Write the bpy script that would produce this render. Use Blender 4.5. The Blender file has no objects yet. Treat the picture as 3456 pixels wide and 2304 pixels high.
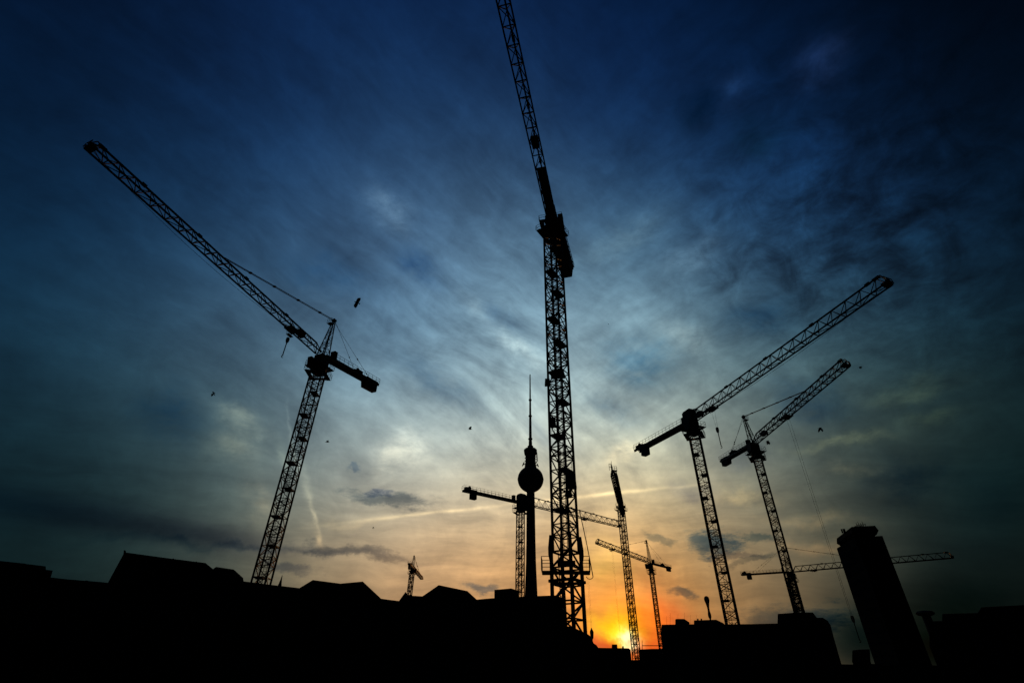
import bpy, bmesh, math, random
from mathutils import Vector, Matrix
random.seed(7)
sin, cos, tan, rad, pi = math.sin, math.cos, math.tan, math.radians, math.pi

# ------------------------------------------------------------------ scene, camera
sc = bpy.context.scene
C = sc.collection
F, CX, CY = 1682.0, 1728.0, 1152.0          # focal length and centre in photo pixels (3456 x 2304)
PITCH, ROLL, EYE = rad(34.3), rad(-1.1), 1.7
_fw = Vector((0, cos(PITCH), sin(PITCH))); _up = Vector((0, -sin(PITCH), cos(PITCH))); _rt = Vector((1, 0, 0))
RT = cos(ROLL)*_rt - sin(ROLL)*_up
UP = cos(ROLL)*_up + sin(ROLL)*_rt
FW = _fw
EYEV = Vector((0, 0, EYE))
cam_d = bpy.data.cameras.new('camera'); cam = bpy.data.objects.new('camera', cam_d); C.objects.link(cam)
cam.matrix_world = Matrix(((RT.x, UP.x, -FW.x, 0), (RT.y, UP.y, -FW.y, 0), (RT.z, UP.z, -FW.z, EYE), (0, 0, 0, 1)))
cam_d.sensor_width = 36; cam_d.lens = 36*F/3456
cam_d.clip_start = 0.1; cam_d.clip_end = 20000
sc.camera = cam

def ray(x, y): return RT*((x-CX)/F) - UP*((y-CY)/F) + FW
def at_dist(x, y, D):
    q = ray(x, y); return q*(D/math.hypot(q.x, q.y)) + EYEV
def hit(x, y, base, az):
    """where the sight line of a point meets the vertical plane through base with azimuth az: (distance along, height)"""
    q = ray(x, y); u = Vector((sin(az), cos(az))); n = Vector((cos(az), -sin(az)))
    k = (base.x*n.x + base.y*n.y)/(q.x*n.x + q.y*n.y); p = q*k + EYEV
    return (p.x-base.x)*u.x + (p.y-base.y)*u.y, p.z

# ------------------------------------------------------------------ materials
def mat(name, col, rough=0.7, metal=0.0, var=0.25, scale=1.5, spec=0.3):
    m = bpy.data.materials.new(name); m.use_nodes = True
    nt = m.node_tree; b = nt.nodes['Principled BSDF']
    tc = nt.nodes.new('ShaderNodeTexCoord'); nz = nt.nodes.new('ShaderNodeTexNoise')
    nz.inputs['Scale'].default_value = scale; nz.inputs['Detail'].default_value = 6
    nt.links.new(tc.outputs['Object'], nz.inputs['Vector'])
    rp = nt.nodes.new('ShaderNodeValToRGB')
    rp.color_ramp.elements[0].position = 0.3; rp.color_ramp.elements[1].position = 0.7
    rp.color_ramp.elements[0].color = [c*(1-var) for c in col]+[1]; rp.color_ramp.elements[1].color = [c*(1+var) for c in col]+[1]
    nt.links.new(nz.outputs['Fac'], rp.inputs['Fac']); nt.links.new(rp.outputs['Color'], b.inputs['Base Color'])
    b.inputs['Roughness'].default_value = rough; b.inputs['Metallic'].default_value = metal
    b.inputs['Specular IOR Level'].default_value = spec
    return m
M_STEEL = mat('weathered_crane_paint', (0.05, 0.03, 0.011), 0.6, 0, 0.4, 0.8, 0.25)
M_DECK = mat('galvanised_deck', (0.05, 0.05, 0.048), 0.8, 0, 0.3, 2, 0.12)
M_BALLAST = mat('ballast_concrete', (0.09, 0.088, 0.082), 0.95, 0, 0.25, 1.2, 0.1)
M_ROPE = mat('steel_rope', (0.03, 0.03, 0.03), 0.8, 0, 0.2, 5, 0.1)
M_CAB = mat('cab_panel', (0.05, 0.05, 0.052), 0.7, 0, 0.2, 2, 0.12)
M_GLASS = mat('dark_glazing', (0.012, 0.014, 0.016), 0.9, 0, 0.1, 2, 0.0)
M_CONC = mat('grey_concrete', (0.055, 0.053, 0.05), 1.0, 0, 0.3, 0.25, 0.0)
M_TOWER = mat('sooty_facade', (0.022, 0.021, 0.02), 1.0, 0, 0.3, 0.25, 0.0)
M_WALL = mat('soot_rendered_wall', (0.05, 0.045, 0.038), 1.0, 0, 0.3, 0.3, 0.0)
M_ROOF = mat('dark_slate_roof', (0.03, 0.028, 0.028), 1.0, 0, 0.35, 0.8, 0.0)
M_BALL = mat('weathered_steel_cladding', (0.07, 0.07, 0.072), 0.75, 0, 0.2, 0.2, 0.1)
M_BIRD = mat('black_feathers', (0.012, 0.012, 0.014), 0.9, 0, 0.3, 12, 0.05)
M_GROUND = mat('dark_asphalt', (0.04, 0.039, 0.037), 1.0, 0, 0.3, 0.15, 0.0)
M_WOOD = mat('hoarding_boards', (0.05, 0.042, 0.032), 1.0, 0, 0.35, 1.1, 0.0)

# ------------------------------------------------------------------ mesh builder
class MB:
    def __init__(s): s.v = []; s.f = []
    def hexa(s, p):
        n = len(s.v); s.v += [tuple(q) for q in p]
        s.f += [tuple(n+i for i in q) for q in ((0,3,2,1),(4,5,6,7),(0,1,5,4),(1,2,6,5),(2,3,7,6),(3,0,4,7))]
        return s
    def bar(s, a, b, t, t2=None):
        a, b = Vector(a), Vector(b); d = b-a
        if d.length < 1e-5: return s
        d.normalize(); ref = Vector((0,0,1)) if abs(d.z) < 0.9 else Vector((0.6,0.8,0))
        x = d.cross(ref).normalized(); y = x.cross(d).normalized()
        h = t/2; k = (t2 if t2 else t)/2
        s.hexa([a-x*h-y*h, a+x*h-y*h, a+x*h+y*h, a-x*h+y*h, b-x*k-y*k, b+x*k-y*k, b+x*k+y*k, b-x*k+y*k]); return s
    def box(s, c, sx, sy, sz, ux=(1,0,0), uy=(0,1,0), uz=(0,0,1)):
        c = Vector(c); X = Vector(ux)*(sx/2); Y = Vector(uy)*(sy/2); Z = Vector(uz)*(sz/2)
        s.hexa([c-X-Y-Z, c+X-Y-Z, c+X+Y-Z, c-X+Y-Z, c-X-Y+Z, c+X-Y+Z, c+X+Y+Z, c-X+Y+Z]); return s
    def lathe(s, prof, c=(0,0,0), n=32, axis=None):
        c = Vector(c)
        if axis is None: X, Y, Z = Vector((1,0,0)), Vector((0,1,0)), Vector((0,0,1))
        else:
            Z = Vector(axis).normalized(); ref = Vector((0,0,1)) if abs(Z.z) < .9 else Vector((1,0,0))
            X = Z.cross(ref).normalized(); Y = Z.cross(X)
        st = len(s.v)
        for r, z in prof:
            for i in range(n):
                a = 2*pi*i/n; s.v.append(tuple(c + X*(r*cos(a)) + Y*(r*sin(a)) + Z*z))
        for j in range(len(prof)-1):
            for i in range(n):
                i2 = (i+1) % n; s.f.append((st+j*n+i, st+j*n+i2, st+(j+1)*n+i2, st+(j+1)*n+i))
        s.f.append(tuple(st+i for i in reversed(range(n)))); s.f.append(tuple(st+(len(prof)-1)*n+i for i in range(n)))
        return s
    def prism(s, poly, ext):
        """closed polygon (list of points) pushed along ext"""
        n = len(poly); st = len(s.v); e = Vector(ext)
        s.v += [tuple(Vector(p)) for p in poly] + [tuple(Vector(p)+e) for p in poly]
        s.f.append(tuple(range(st, st+n))); s.f.append(tuple(reversed(range(st+n, st+2*n))))
        for i in range(n):
            j = (i+1) % n; s.f.append((st+i, st+n+i, st+n+j, st+j))
        return s
    def rope(s, pts, t):
        for a, b in zip(pts[:-1], pts[1:]): s.bar(a, b, t)
        return s
    def build(s, name, m, parent=None, loc=None):
        me = bpy.data.meshes.new(name); me.from_pydata(s.v, [], s.f); me.update()
        bm = bmesh.new(); bm.from_mesh(me); bmesh.ops.recalc_face_normals(bm, faces=bm.faces); bm.to_mesh(me); bm.free()
        me.materials.append(m)
        o = bpy.data.objects.new(name, me); C.objects.link(o)
        if parent: o.parent = parent
        if loc: o.location = loc
        return o
def thing(name, label, cat, loc, group=None):
    o = bpy.data.objects.new(name, None); C.objects.link(o); o.location = loc; o.empty_display_size = 0.5
    o['label'] = label; o['category'] = cat
    if group: o['group'] = group
    return o
def tag(o, label, cat, group=None):
    o['label'] = label; o['category'] = cat
    if group: o['group'] = group
    return o

# ------------------------------------------------------------------ crane
def lattice_mast(mb, ca, z0, z1, sec, leg, br, dense=True):
    """ca: four corner (x,y); square lattice mast between z0 and z1 in sections"""
    for (x, y) in ca: mb.bar((x, y, z0), (x, y, z1), leg)
    n = max(1, round((z1-z0)/sec)); h = (z1-z0)/n
    for k in range(n):
        zb = z0+k*h
        lv = [zb, zb+h*0.37, zb+h*0.63, zb+h] if dense else [zb, zb+h*.5, zb+h]
        for i in range(4):
            a, b = ca[i], ca[(i+1) % 4]
            if i % 2: a, b = b, a
            for z in lv[:-1]: mb.bar((*a, z), (*b, z), br)
            mb.bar((*a, lv[0]), (*b, lv[1]), br)
            if dense:
                mb.bar((*a, lv[1]), (*b, lv[2]), br); mb.bar((*b, lv[1]), (*a, lv[2]), br)
                mb.bar((*b, lv[2]), (*a, lv[3]), br)
            else: mb.bar((*b, lv[1]), (*a, lv[2]), br)
    for i in range(4): mb.bar((*ca[i], z1), (*ca[(i+1) % 4], z1), br)
    return n, h
def railing(mb, pts, h=1.1, t=0.045, step=1.2, up=Vector((0,0,1)), closed=False):
    pts = [Vector(p) for p in pts]
    if closed: pts = pts+[pts[0]]
    for a, b in zip(pts[:-1], pts[1:]):
        L = (b-a).length; n = max(1, round(L/step))
        for i in range(n+1):
            p = a+(b-a)*(i/n); mb.bar(p, p+up*h, t)
        for f in (0.5, 1.0): mb.bar(a+up*h*f, b+up*h*f, t*0.9)
def sq(w, a0): return [(w/math.sqrt(2)*sin(a0+i*pi/2), w/math.sqrt(2)*cos(a0+i*pi/2)) for i in range(4)]

GROUP = 'tower cranes standing round the building site'
def crane(label, S, jaz, jtilt, jlen, caz, ctilt, clen, mw, near, jw=1.5, jh=1.7, panel=2.3, apex=None, tie_r=None,
          trolley=None, hook=None, leg=0.2, br=0.085, ch=0.16, jb=0.075, sec=4.4, ballast='hang', head=None, plats=True,
          taper=0.0, dense=True, ringrail=True, tip='frame', winch=True, z0=0.0, cjw=1.7, under_rope=False, lowsec=None, cab=1, deckrail=True, su=2.6, hs=.62, rope=.024, nb=4, bd=2.3, deck=0, box=None, psz=.6, cabs=1.0, bw=.36):
    H = S.z
    az = math.atan2(S.x, S.y)
    root = thing('tower_crane', label, 'tower crane', (S.x, S.y, z0), GROUP)
    Z = lambda z: z-z0
    # view-relative yaw: near corner turned by "near" degrees from the direction to the viewer
    a0 = math.atan2(-S.x, -S.y) - rad(near)
    ca = sq(mw, a0)
    mtop = H-jh/2-su
    mbase = 0.6
    ms = MB()
    if lowsec:
        zt, wl = lowsec
        lattice_mast(ms, sq(wl, a0), Z(z0+mbase), Z(zt), 3.6, leg*1.35, br*1.35, False)
        n, h = lattice_mast(ms, ca, Z(zt), Z(mtop), sec, leg, br, dense); zs = zt
    else:
        n, h = lattice_mast(ms, ca, Z(z0+mbase), Z(mtop), sec, leg, br, dense); zs = z0+mbase
    ms.build('mast', M_STEEL, root)
    MB().box((0, 0, 0.25), mw+2.2, mw+2.2, 0.5, (cos(a0),-sin(a0),0), (sin(a0),cos(a0),0)).prism(
        [(mw*.8*cos(q), mw*.8*sin(q), 0.5) for q in [i*pi/4 for i in range(8)]], (0,0,0.12)).build('foundation', M_CONC, root)
    # rest platforms and ladder inside the mast
    ex = Vector((ca[1][0]-ca[0][0], ca[1][1]-ca[0][1], 0)).normalized(); ey = Vector((0,0,1)).cross(ex)
    ca45 = Vector((ca[0][0], ca[0][1], 0))
    if plats:
        lad = MB()
        for k in range(1, n):
            z = Z(zs+k*h)
            p = MB(); s_ = 0.2 if k % 2 else -0.2
            p.box(ex*mw*s_+Vector((0,0,z+.05)), mw*psz, mw*0.9, 0.16, ex, ey)
            p.box(ex*mw*s_+Vector((0,0,z-.08)), mw*psz*.96, 0.12, 0.14, ex, ey)
            r = ex*mw*s_+Vector((0,0,z+.12))
            railing(p, [r-ex*mw*.22-ey*mw*.38, r+ex*mw*.22-ey*mw*.38, r+ex*mw*.22+ey*mw*.38], 1.0, 0.04, .8)
            p.build('mast_platform', M_DECK, root)
        for k in range(n):
            za, zb = Z(zs+k*h)+.1, Z(zs+(k+1)*h)+.9; s_ = -0.2 if k % 2 else 0.2
            c = ex*mw*s_*.8 + ey*mw*.3*(1 if k % 2 else -1)
            for q in (-.22, .22): lad.bar(c+ex*q+Vector((0,0,za)), c+ex*q+Vector((0,0,min(zb, Z(mtop)))), 0.05)
            i = 0
            while za+.35*i < min(zb, Z(mtop)):
                lad.bar(c-ex*.22+Vector((0,0,za+.35*i)), c+ex*.22+Vector((0,0,za+.35*i)), 0.035); i += 1
        lad.build('ladder', M_DECK, root)
    # slewing unit
    J = Vector((sin(jaz), cos(jaz), 0)); SD = Vector((cos(jaz), -sin(jaz), 0))
    zb = Z(mtop)
    sl = MB(); w2 = mw*0.98
    sl.box((0,0,zb+.25), mw*1.12, mw*1.12, 0.5, J, SD)
    sl.lathe([(mw*.62, .5), (mw*.66, .6), (mw*.66, .95), (mw*.6, 1.0)], (0,0,zb), 24)
    sl.box((0,0,zb+1+(su-1)/2), mw*1.02, mw*0.98, su-1, J, SD)
    sl.build('slewing_unit', M_STEEL, root)
    sp = MB(); pw = mw*0.5+0.95
    for zz, pw_, rot in ((zb-.35, pw, 0), (zb+1.15, pw*.95, 0)):
        P, Q = (ex, ey) if zz < zb else (J, SD)
        for s_ in (-1, 1):
            sp.box(P*(s_*(mw*.5+.5))+Vector((0,0,zz)), .75, pw_*2, .09, P, Q)
            sp.box(Q*(s_*(mw*.5+.5))+Vector((0,0,zz)), mw*1.1, .75, .08, P, Q)
            sp.bar(P*(s_*mw*.5)+Vector((0,0,zz-1.0)), P*(s_*(mw*.5+.8))+Vector((0,0,zz)), .09)
    plat = sp.build('slewing_platform', M_DECK, root)
    if ringrail:
        rl = MB()
        for zz, pw_ in ((zb-.3, pw), (zb+1.2, pw*.95)):
            P, Q = (ex, ey) if zz < zb else (J, SD)
            railing(rl, [P*a*pw_+Q*b*pw_+Vector((0,0,zz)) for a, b in ((1,1),(1,-1),(-1,-1),(-1,1))], 1.05, .05, 1.1, closed=True)
        rl.build('railing', M_DECK, plat)
    if cab:
        cb = MB(); cc = SD*(cab*(mw*.5+.55))+J*.9+Vector((0,0,Z(H)-jh/2-1.25))
        cb.hexa([cc+(J*a+SD*b*.65+Vector((0,0,c)))*cabs for a, b, c in ((-.9,-1,-1),(.55,-1,-1),(.55,1,-1),(-.9,1,-1),(-.9,-1,1),(.95,-1,1),(.95,1,1),(-.9,1,1))])
        co = cb.build('cab', M_CAB, root)
        MB().hexa([cc+(J*a+SD*b*.55+Vector((0,0,c)))*cabs for a, b, c in ((.66,-1,-.7),(.70,-1,-.7),(.70,1,-.7),(.66,1,-.7),(.92,-1,.8),(.97,-1,.8),(.97,1,.8),(.92,1,.8))]).build('window', M_GLASS, co)
    # jib
    O = Vector((0,0,Z(H))); ju = J*cos(jtilt)+Vector((0,0,sin(jtilt))); jn = SD.cross(ju)
    if jn.z < 0: jn = -jn
    r0 = mw*.55
    def jp(r, s, n): return O+ju*r+SD*s+jn*n
    def hh(r): return jh*(1-taper*max(0, min(1, (r-r0)/(jlen-r0))))
    jb_ = MB(); npn = max(3, round((jlen-r0)/panel)); pl = (jlen-r0)/npn
    bot = -jh/2
    for s_ in (-1, 1):
        jb_.bar(jp(r0, s_*jw/2, bot), jp(jlen, s_*jw/2, bot), ch)
    tops = [r0+pl*(k+.5) for k in range(npn)]
    for k in range(npn-1):
        jb_.bar(jp(tops[k], 0, bot+hh(tops[k])), jp(tops[k+1], 0, bot+hh(tops[k+1])), ch*1.1)
        if k % 4 == 3: jb_.bar(jp(tops[k]+pl*.35, 0, bot+hh(tops[k])+.05), jp(tops[k]+pl*.65, 0, bot+hh(tops[k])+.05), ch*1.9)
    for s_ in (-1, 1):
        jb_.bar(jp(r0, s_*jw/2, bot), jp(tops[0], 0, bot+jh), jb*1.5)
        for k in range(npn):
            jb_.bar(jp(r0+pl*k, s_*jw/2, bot), jp(tops[k], 0, bot+hh(tops[k])), jb)
            jb_.bar(jp(r0+pl*(k+1), s_*jw/2, bot), jp(tops[k], 0, bot+hh(tops[k])), jb)
    for k in range(npn+1):
        jb_.bar(jp(r0+pl*k, -jw/2, bot), jp(r0+pl*k, jw/2, bot), jb*1.15)
        if k < npn:
            q = 1 if k % 2 else -1
            jb_.bar(jp(r0+pl*k, -q*jw/2, bot), jp(r0+pl*(k+1), q*jw/2, bot), jb*.9)
    jo = jb_.build('jib', M_STEEL, root)
    tp = MB(); q = tops[-1]
    tp.box(jp(jlen-.35, 0, bot+.15), .9, jw*1.02, .4, ju, SD, jn)
    for s_ in (-1, 1):
        tp.bar(jp(q, 0, bot+hh(q)), jp(q+.9, s_*jw*.3, bot+hh(q)*.9), jb*1.3)
        tp.bar(jp(q+.9, s_*jw*.3, bot+hh(q)*.9), jp(jlen+.1, s_*jw*.45, bot+.3), jb*1.4)
        tp.bar(jp(jlen+.2, s_*jw*.45, bot), jp(jlen+.2, s_*jw*.45, bot+.8), jb)
    tp.bar(jp(jlen+.2, -jw*.45, bot+.8), jp(jlen+.2, jw*.45, bot+.8), jb)
    tp.lathe([(.3, -.09), (.34, -.05), (.34, .05), (.3, .09)], jp(jlen-.1, 0, bot+.55), 14, SD)
    tp.bar(jp(q-.4, 0, bot+hh(q)), jp(q+.6, 0, bot+hh(q)), ch*1.9)
    tp.build('jib_end_frame', M_STEEL, jo)
    if box:
        MB().box(jp(box, 0, bot+.5), 1.7, jw*.7, .8, ju, SD, jn).lathe([(.45,-.4),(.5,-.35),(.3,-.33),(.3,.33),(.5,.35),(.45,.4)], jp(box+.2, 0, bot+.6), 14, SD).build('trolley_winch', M_DECK, jo)
    if deck:
        dk = MB(); dk.box(jp(r0+deck/2, 0, bot+.1), deck, jw*.82, .06, ju, SD, jn)
        for s_ in (-1, 1): dk.box(jp(r0+deck/2, s_*jw*.4, bot+.28), deck, .04, .3, ju, SD, jn)
        dk.build('jib_walkway', M_DECK, jo)
    # counter jib
    K = Vector((sin(caz), cos(caz), 0)); KS = Vector((cos(caz), -sin(caz), 0))
    ku = K*cos(ctilt)+Vector((0,0,sin(ctilt))); kn = KS.cross(ku)
    if kn.z < 0: kn = -kn
    def kp(r, s, n): return O+ku*r+KS*s+kn*n
    cj = MB(); dz = bot+.1
    for s_ in (-1, 1):
        cj.box(kp(clen/2, s_*cjw*.42, dz), clen, .2, .5, ku, KS, kn)
    cj.box(kp(clen/2+.4, 0, dz+.27), clen-.8, cjw, .07, ku, KS, kn)
    m_ = int(clen/1.6)
    for i in range(m_):
        a, b = clen*i/m_+.4, clen*(i+1)/m_+.4
        b = min(b, clen)
        cj.bar(kp(a, -cjw*.4, dz-.1), kp(a, cjw*.4, dz-.1), .1)
        cj.bar(kp(a, -cjw*.4, dz-.1), kp(b, cjw*.4, dz-.1), .08)
    co = cj.build('counter_jib', M_STEEL, root)
    if deckrail:
        rl = MB()
        railing(rl, [kp(2.2, cjw*.5, dz+.3), kp(clen+.1, cjw*.5, dz+.3), kp(clen+.1, -cjw*.5, dz+.3), kp(2.2, -cjw*.5, dz+.3)], 1.05, .05, 1.3, kn)
        rl.build('railing', M_DECK, co)
    if ballast == 'hang':
        for i in range(nb):
            r = clen-.6-i*.62
            MB().hexa([kp(r+a, b*cjw*bw, c) for a, b, c in ((-.27,-.7,dz-bd),(.27,-.7,dz-bd),(.27,.7,dz-bd),(-.27,.7,dz-bd),(-.29,-1,dz+.55),(.29,-1,dz+.55),(.29,1,dz+.55),(-.29,1,dz+.55))]).build('ballast_block', M_BALLAST, root)
    elif ballast == 'inner':
        for i in range(3):
            r = clen-2.6-i*.6
            MB().hexa([kp(r+a, b*cjw*bw, c) for a, b, c in ((-.27,-1,dz-1.9),(.27,-1,dz-1.9),(.27,1,dz-1.9),(-.27,1,dz-1.9),(-.28,-1,dz+.6),(.28,-1,dz+.6),(.28,1,dz+.6),(-.28,1,dz+.6))]).build('ballast_block', M_BALLAST, root)
    if winch:
        wn = MB(); r = clen-1.3 if ballast == 'inner' else clen*.62
        wn.box(kp(r, 0, dz+.65), 1.7, cjw*.72, .75, ku, KS, kn)
        wn.lathe([(.42, -.5), (.5, -.45), (.5, -.4), (.36, -.38), (.36, .38), (.5, .4), (.5, .45), (.42, .5)], kp(r-.4, 0, dz+.95), 16, KS)
        wn.build('hoist_winch', M_DECK, root)
        wc = MB(); wc.box(kp(2.4, cjw*.18, dz+1.0), .8, cjw*.55, 1.5, ku, KS, kn); wc.box(kp(2.4, cjw*.18, dz+1.8), .9, cjw*.6, .1, ku, KS, kn)
        wc.build('switch_cabinet', M_CAB, root)
    # tower head
    th = MB()
    if apex:
        ar, ah = apex                       # offset along jib, height above slewing point
        A = O+J*ar+Vector((0,0,ah))
        fr = [O+J*a*mw*.42+SD*b*mw*.36+Vector((0,0,-jh/2)) for a, b in ((1,1),(1,-1),(-1,-1),(-1,1))]
        tpv = [A+J*a*.16+SD*b*.2 for a, b in ((1,1),(1,-1),(-1,-1),(-1,1))]
        for a, b in zip(fr, tpv): th.bar(a, b, .17, .12)
        nn = 6
        for k in range(nn):
            f0, f1 = k/nn, (k+1)/nn
            for i in range(4):
                j = (i+1) % 4
                pa, pb = fr[i].lerp(tpv[i], f0), fr[j].lerp(tpv[j], f0); pc = fr[j].lerp(tpv[j], f1); pd = fr[i].lerp(tpv[i], f1)
                th.bar(pa, pb, .07); th.bar(pa if k % 2 else pb, pc if k % 2 else pd, .07)
        th.box(A, .62, .75, .4, J, SD); th.lathe([(.26, -.1), (.3, -.05), (.3, .05), (.26, .1)], A+Vector((0,0,.22)), 14, SD)
        ho = th.build('tower_head', M_STEEL, root)
        pf = MB(); pc = A+Vector((0,0,-1.3))+J*.75
        pf.box(pc, .9, 1.0, .07, J, SD); railing(pf, [pc+J*.45*a+SD*.5*b for a, b in ((-1,1),(1,1),(1,-1),(-1,-1))], 1.1, .04, .5)
        pf.build('head_platform', M_DECK, ho)
        for s_ in (-1, 1):
            tb = MB(); e = jp(tie_r, s_*.12, bot+hh(tie_r)+.08); a = A+SD*s_*.16
            tb.bar(a, e, .085)
            for q in (.16, .38, .6, .8): tb.bar(a.lerp(e, q-.008), a.lerp(e, q+.008), .2)
            tb.build('tie_bar', M_STEEL, root)
            tb = MB(); e = kp(clen*(.8 if s_ > 0 else .66), s_*cjw*.4, dz+.35); a = A+SD*s_*.2
            tb.bar(a, e, .045)
            for q in (.66, .92): tb.bar(a.lerp(e, q-.012), a.lerp(e, q+.012), .16)
            tb.build('rear_tie_rod', M_STEEL, root)
    else:
        hx, hy, hz_, off = head if head else (2.0, 1.5, 2.2, 0)
        th.box(O+J*off+Vector((0,0,bot+hz_/2-.1)), hx, hy, hz_, J, SD)
        th.box(O+J*off+Vector((0,0,bot+hz_+.02)), hx*.86, hy*.86, .3, J, SD)
        th.box(O+J*(off+.2)+Vector((0,0,bot+hz_+.22)), hx*.5, hy*.6, .22, J, SD)
        for s_ in (-1, 1): th.bar(O+J*(off+hx*.4)+SD*s_*hy*.3+Vector((0,0,bot+hz_-.2)), jp(tops[0], 0, bot+hh(tops[0])), .14)
        th.build('tower_head', M_STEEL, root)
    # trolley, ropes, hook
    if trolley:
        t_ = MB(); r = trolley
        t_.box(jp(r, 0, bot-.28), 2.0, jw*1.12, .16, ju, SD, jn)
        for a in (-.8, .8):
            for s_ in (-1, 1):
                t_.bar(jp(r+a, s_*jw*.55, bot-.3), jp(r+a, s_*jw*.55, bot+.18), .13)
                t_.lathe([(.17, -.05), (.17, .05)], jp(r+a, s_*jw*.5, bot+.2), 10, SD)
            t_.bar(jp(r+a, 0, bot-.35), jp(r+a*1.05, 0, bot-.75), .12)
        t_.box(jp(r-.9, jw*.75, bot-.55), 1.1, .7, .06, ju, SD, jn)
        railing(t_, [jp(r-1.4, jw*1.05, bot-.52), jp(r-.4, jw*1.05, bot-.52)], .9, .04, .5)
        t_.box(jp(r, 0, bot-.5), .8, .6, .3, ju, SD, jn)
        t_.build('trolley', M_STEEL, root)
        T = jp(r, 0, bot-.6)
        if hook:
            hz = Z(hook); B = Vector((T.x, T.y, hz))
            rp = MB()
            for a in (-.42, .42): rp.bar(T+J*a, B+J*a*.6*hs+Vector((0,0,.6*hs)), rope)
            rp.build('hoist_rope', M_ROPE, root)
            hb = MB(); P = J
            hb.prism([B+(J*x+SD*-.2+Vector((0,0,z)))*hs for x, z in ((-.45,.75),(-.2,1.0),(.2,1.0),(.45,.75),(.45,-.1),(.22,-.75),(-.22,-.75),(-.45,-.1))], SD*.4*hs)
            hb.lathe([(.36*hs,-.12),(.4*hs,-.06),(.4*hs,.06),(.36*hs,.12)], B+Vector((0,0,.45*hs)), 16, SD)
            hb.bar(B+Vector((0,0,-.6*hs)), B+Vector((0,0,-1.15*hs)), .26*hs)
            ho = hb.build('hook_block', M_STEEL, root)
            hk = MB(); hk.rope([B+Vector((0,0,-1.1*hs)), B+Vector((0,0,-3.2))], .13)
            hk.rope([B+J*(.17*sin(t))+Vector((0,0,-3.35-.17*cos(t)*-1)) for t in [i*.5-.2 for i in range(10)]], .09)
            hk.build('hook', M_STEEL, ho)
        if under_rope:
            ur = MB(); a, b = jp(jlen-.3, 0, bot), jp(r+.8, 0, bot-.3); pts = []
            for i in range(15):
                t = i/14; p = a.lerp(b, t); p.z -= under_rope*4*t*(1-t); pts.append(p)
            ur.rope(pts, .035); ur.build('trolley_rope', M_ROPE, root)
    return dict(root=root, ca=ca, ex=ex, ey=ey, J=J, SD=SD, O=O, jp=jp, kp=kp, a0=a0, mtop=mtop, bot=bot, Z=Z, dz=dz)

def S_of(px, D): return at_dist(px[0], px[1], D)

# left crane -------------------------------------------------------------
S = S_of((1092, 1192), 88)
jz = rad(-156.1)
ar, azh = hit(1128, 1082, S, jz); tr, _ = hit(727, 834, S, jz); tro, _ = hit(985, 1108, S, jz); hr, hz = hit(975, 1152, S, jz)
cA = crane('large hammerhead crane at left, its jib pointing up left, hook close to mast', S, jz, rad(6), 45.5, jz+pi, rad(7.1), 16.2, 2.0, 22, 1.35, 1.5,
      2.3, (ar, azh-S.z), 24.5, tro, hz, under_rope=1.3, leg=.21, br=.095, ch=.2, jb=.1, su=3.7, nb=6, bd=1.7, cjw=1.9, box=tro-2.0, bw=.44, cabs=.72)
# tallest crane in the middle -------------------------------------------
S = S_of((1862, 728), 58)
cM = crane('tallest crane in the centre, its jib running overhead out of the picture', S, rad(-165.8), rad(2), 46, rad(-163)+pi, 0, 13.0, 2.05, 16, 1.55, 1.7, 2.2,
      None, None, None, None, leg=.22, br=.11, ch=.19, jb=.1, ballast='hang', head=(2.6, 1.6, 1.7, .3), lowsec=(13.4, 2.35), cab=-1, cjw=2.8, nb=6, deck=9.0, box=14.2, su=3.0, psz=.58, cabs=.6, bw=.48)
# flat top crane to the right -------------------------------------------
S = S_of((2331, 1410), 100)
jz = rad(159.3)
tro, _ = hit(2410, 1374, S, jz); hr, hz = hit(2421, 1452, S, jz)
cR1 = crane('flat top crane right of the sunset, jib rising right, hook near its mast', S, jz, rad(3), 43.6, jz+pi, rad(2.7), 19.7, 1.9, 38, 1.2, 2.0, 2.5,
      None, None, 6.3, hz, head=(2.4, 1.7, 2.5, -.2), ballast='inner', under_rope=.8, leg=.2, br=.09, ch=.18, jb=.09, box=2.6)
# crane with a tie bar behind it ----------------------------------------
S = S_of((2540, 1488), 130)
jz = rad(173.0)
ar, azh = hit(2509, 1406, S, jz); tr, _ = hit(2715, 1318, S, jz); tro, _ = hit(2652, 1392, S, jz); hr, hz = hit(2873, 2090, S, jz)
cR2 = crane('crane with pointed tower head and tie bar, long hoist rope hanging down beside the high-rise', S, jz, rad(3), 34.7, jz+pi, rad(4.4), 15.3, 1.75, 41, 1.5, 1.8, 2.2,
      (ar, azh-S.z), tr, tro, hz, leg=.24, br=.11, ch=.2, jb=.11, nb=5, bd=1.4, box=5.0, su=3.4, rope=.036, bw=.45)
# flat top crane behind the television tower ----------------------------
S = S_of((1757, 1682), 150)
cB = crane('flat top crane half hidden behind the television tower, railed counter jib to the left', S, rad(54), 0, 42.5, rad(54)+pi, rad(-1), 20, 1.75, 20, 1.3, 2.7, 2.4,
      None, None, 26.0, 11, head=(2.6, 1.8, 2.5, .4), ballast='inner', taper=.3, leg=.2, br=.1, ch=.2, jb=.09)
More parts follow.
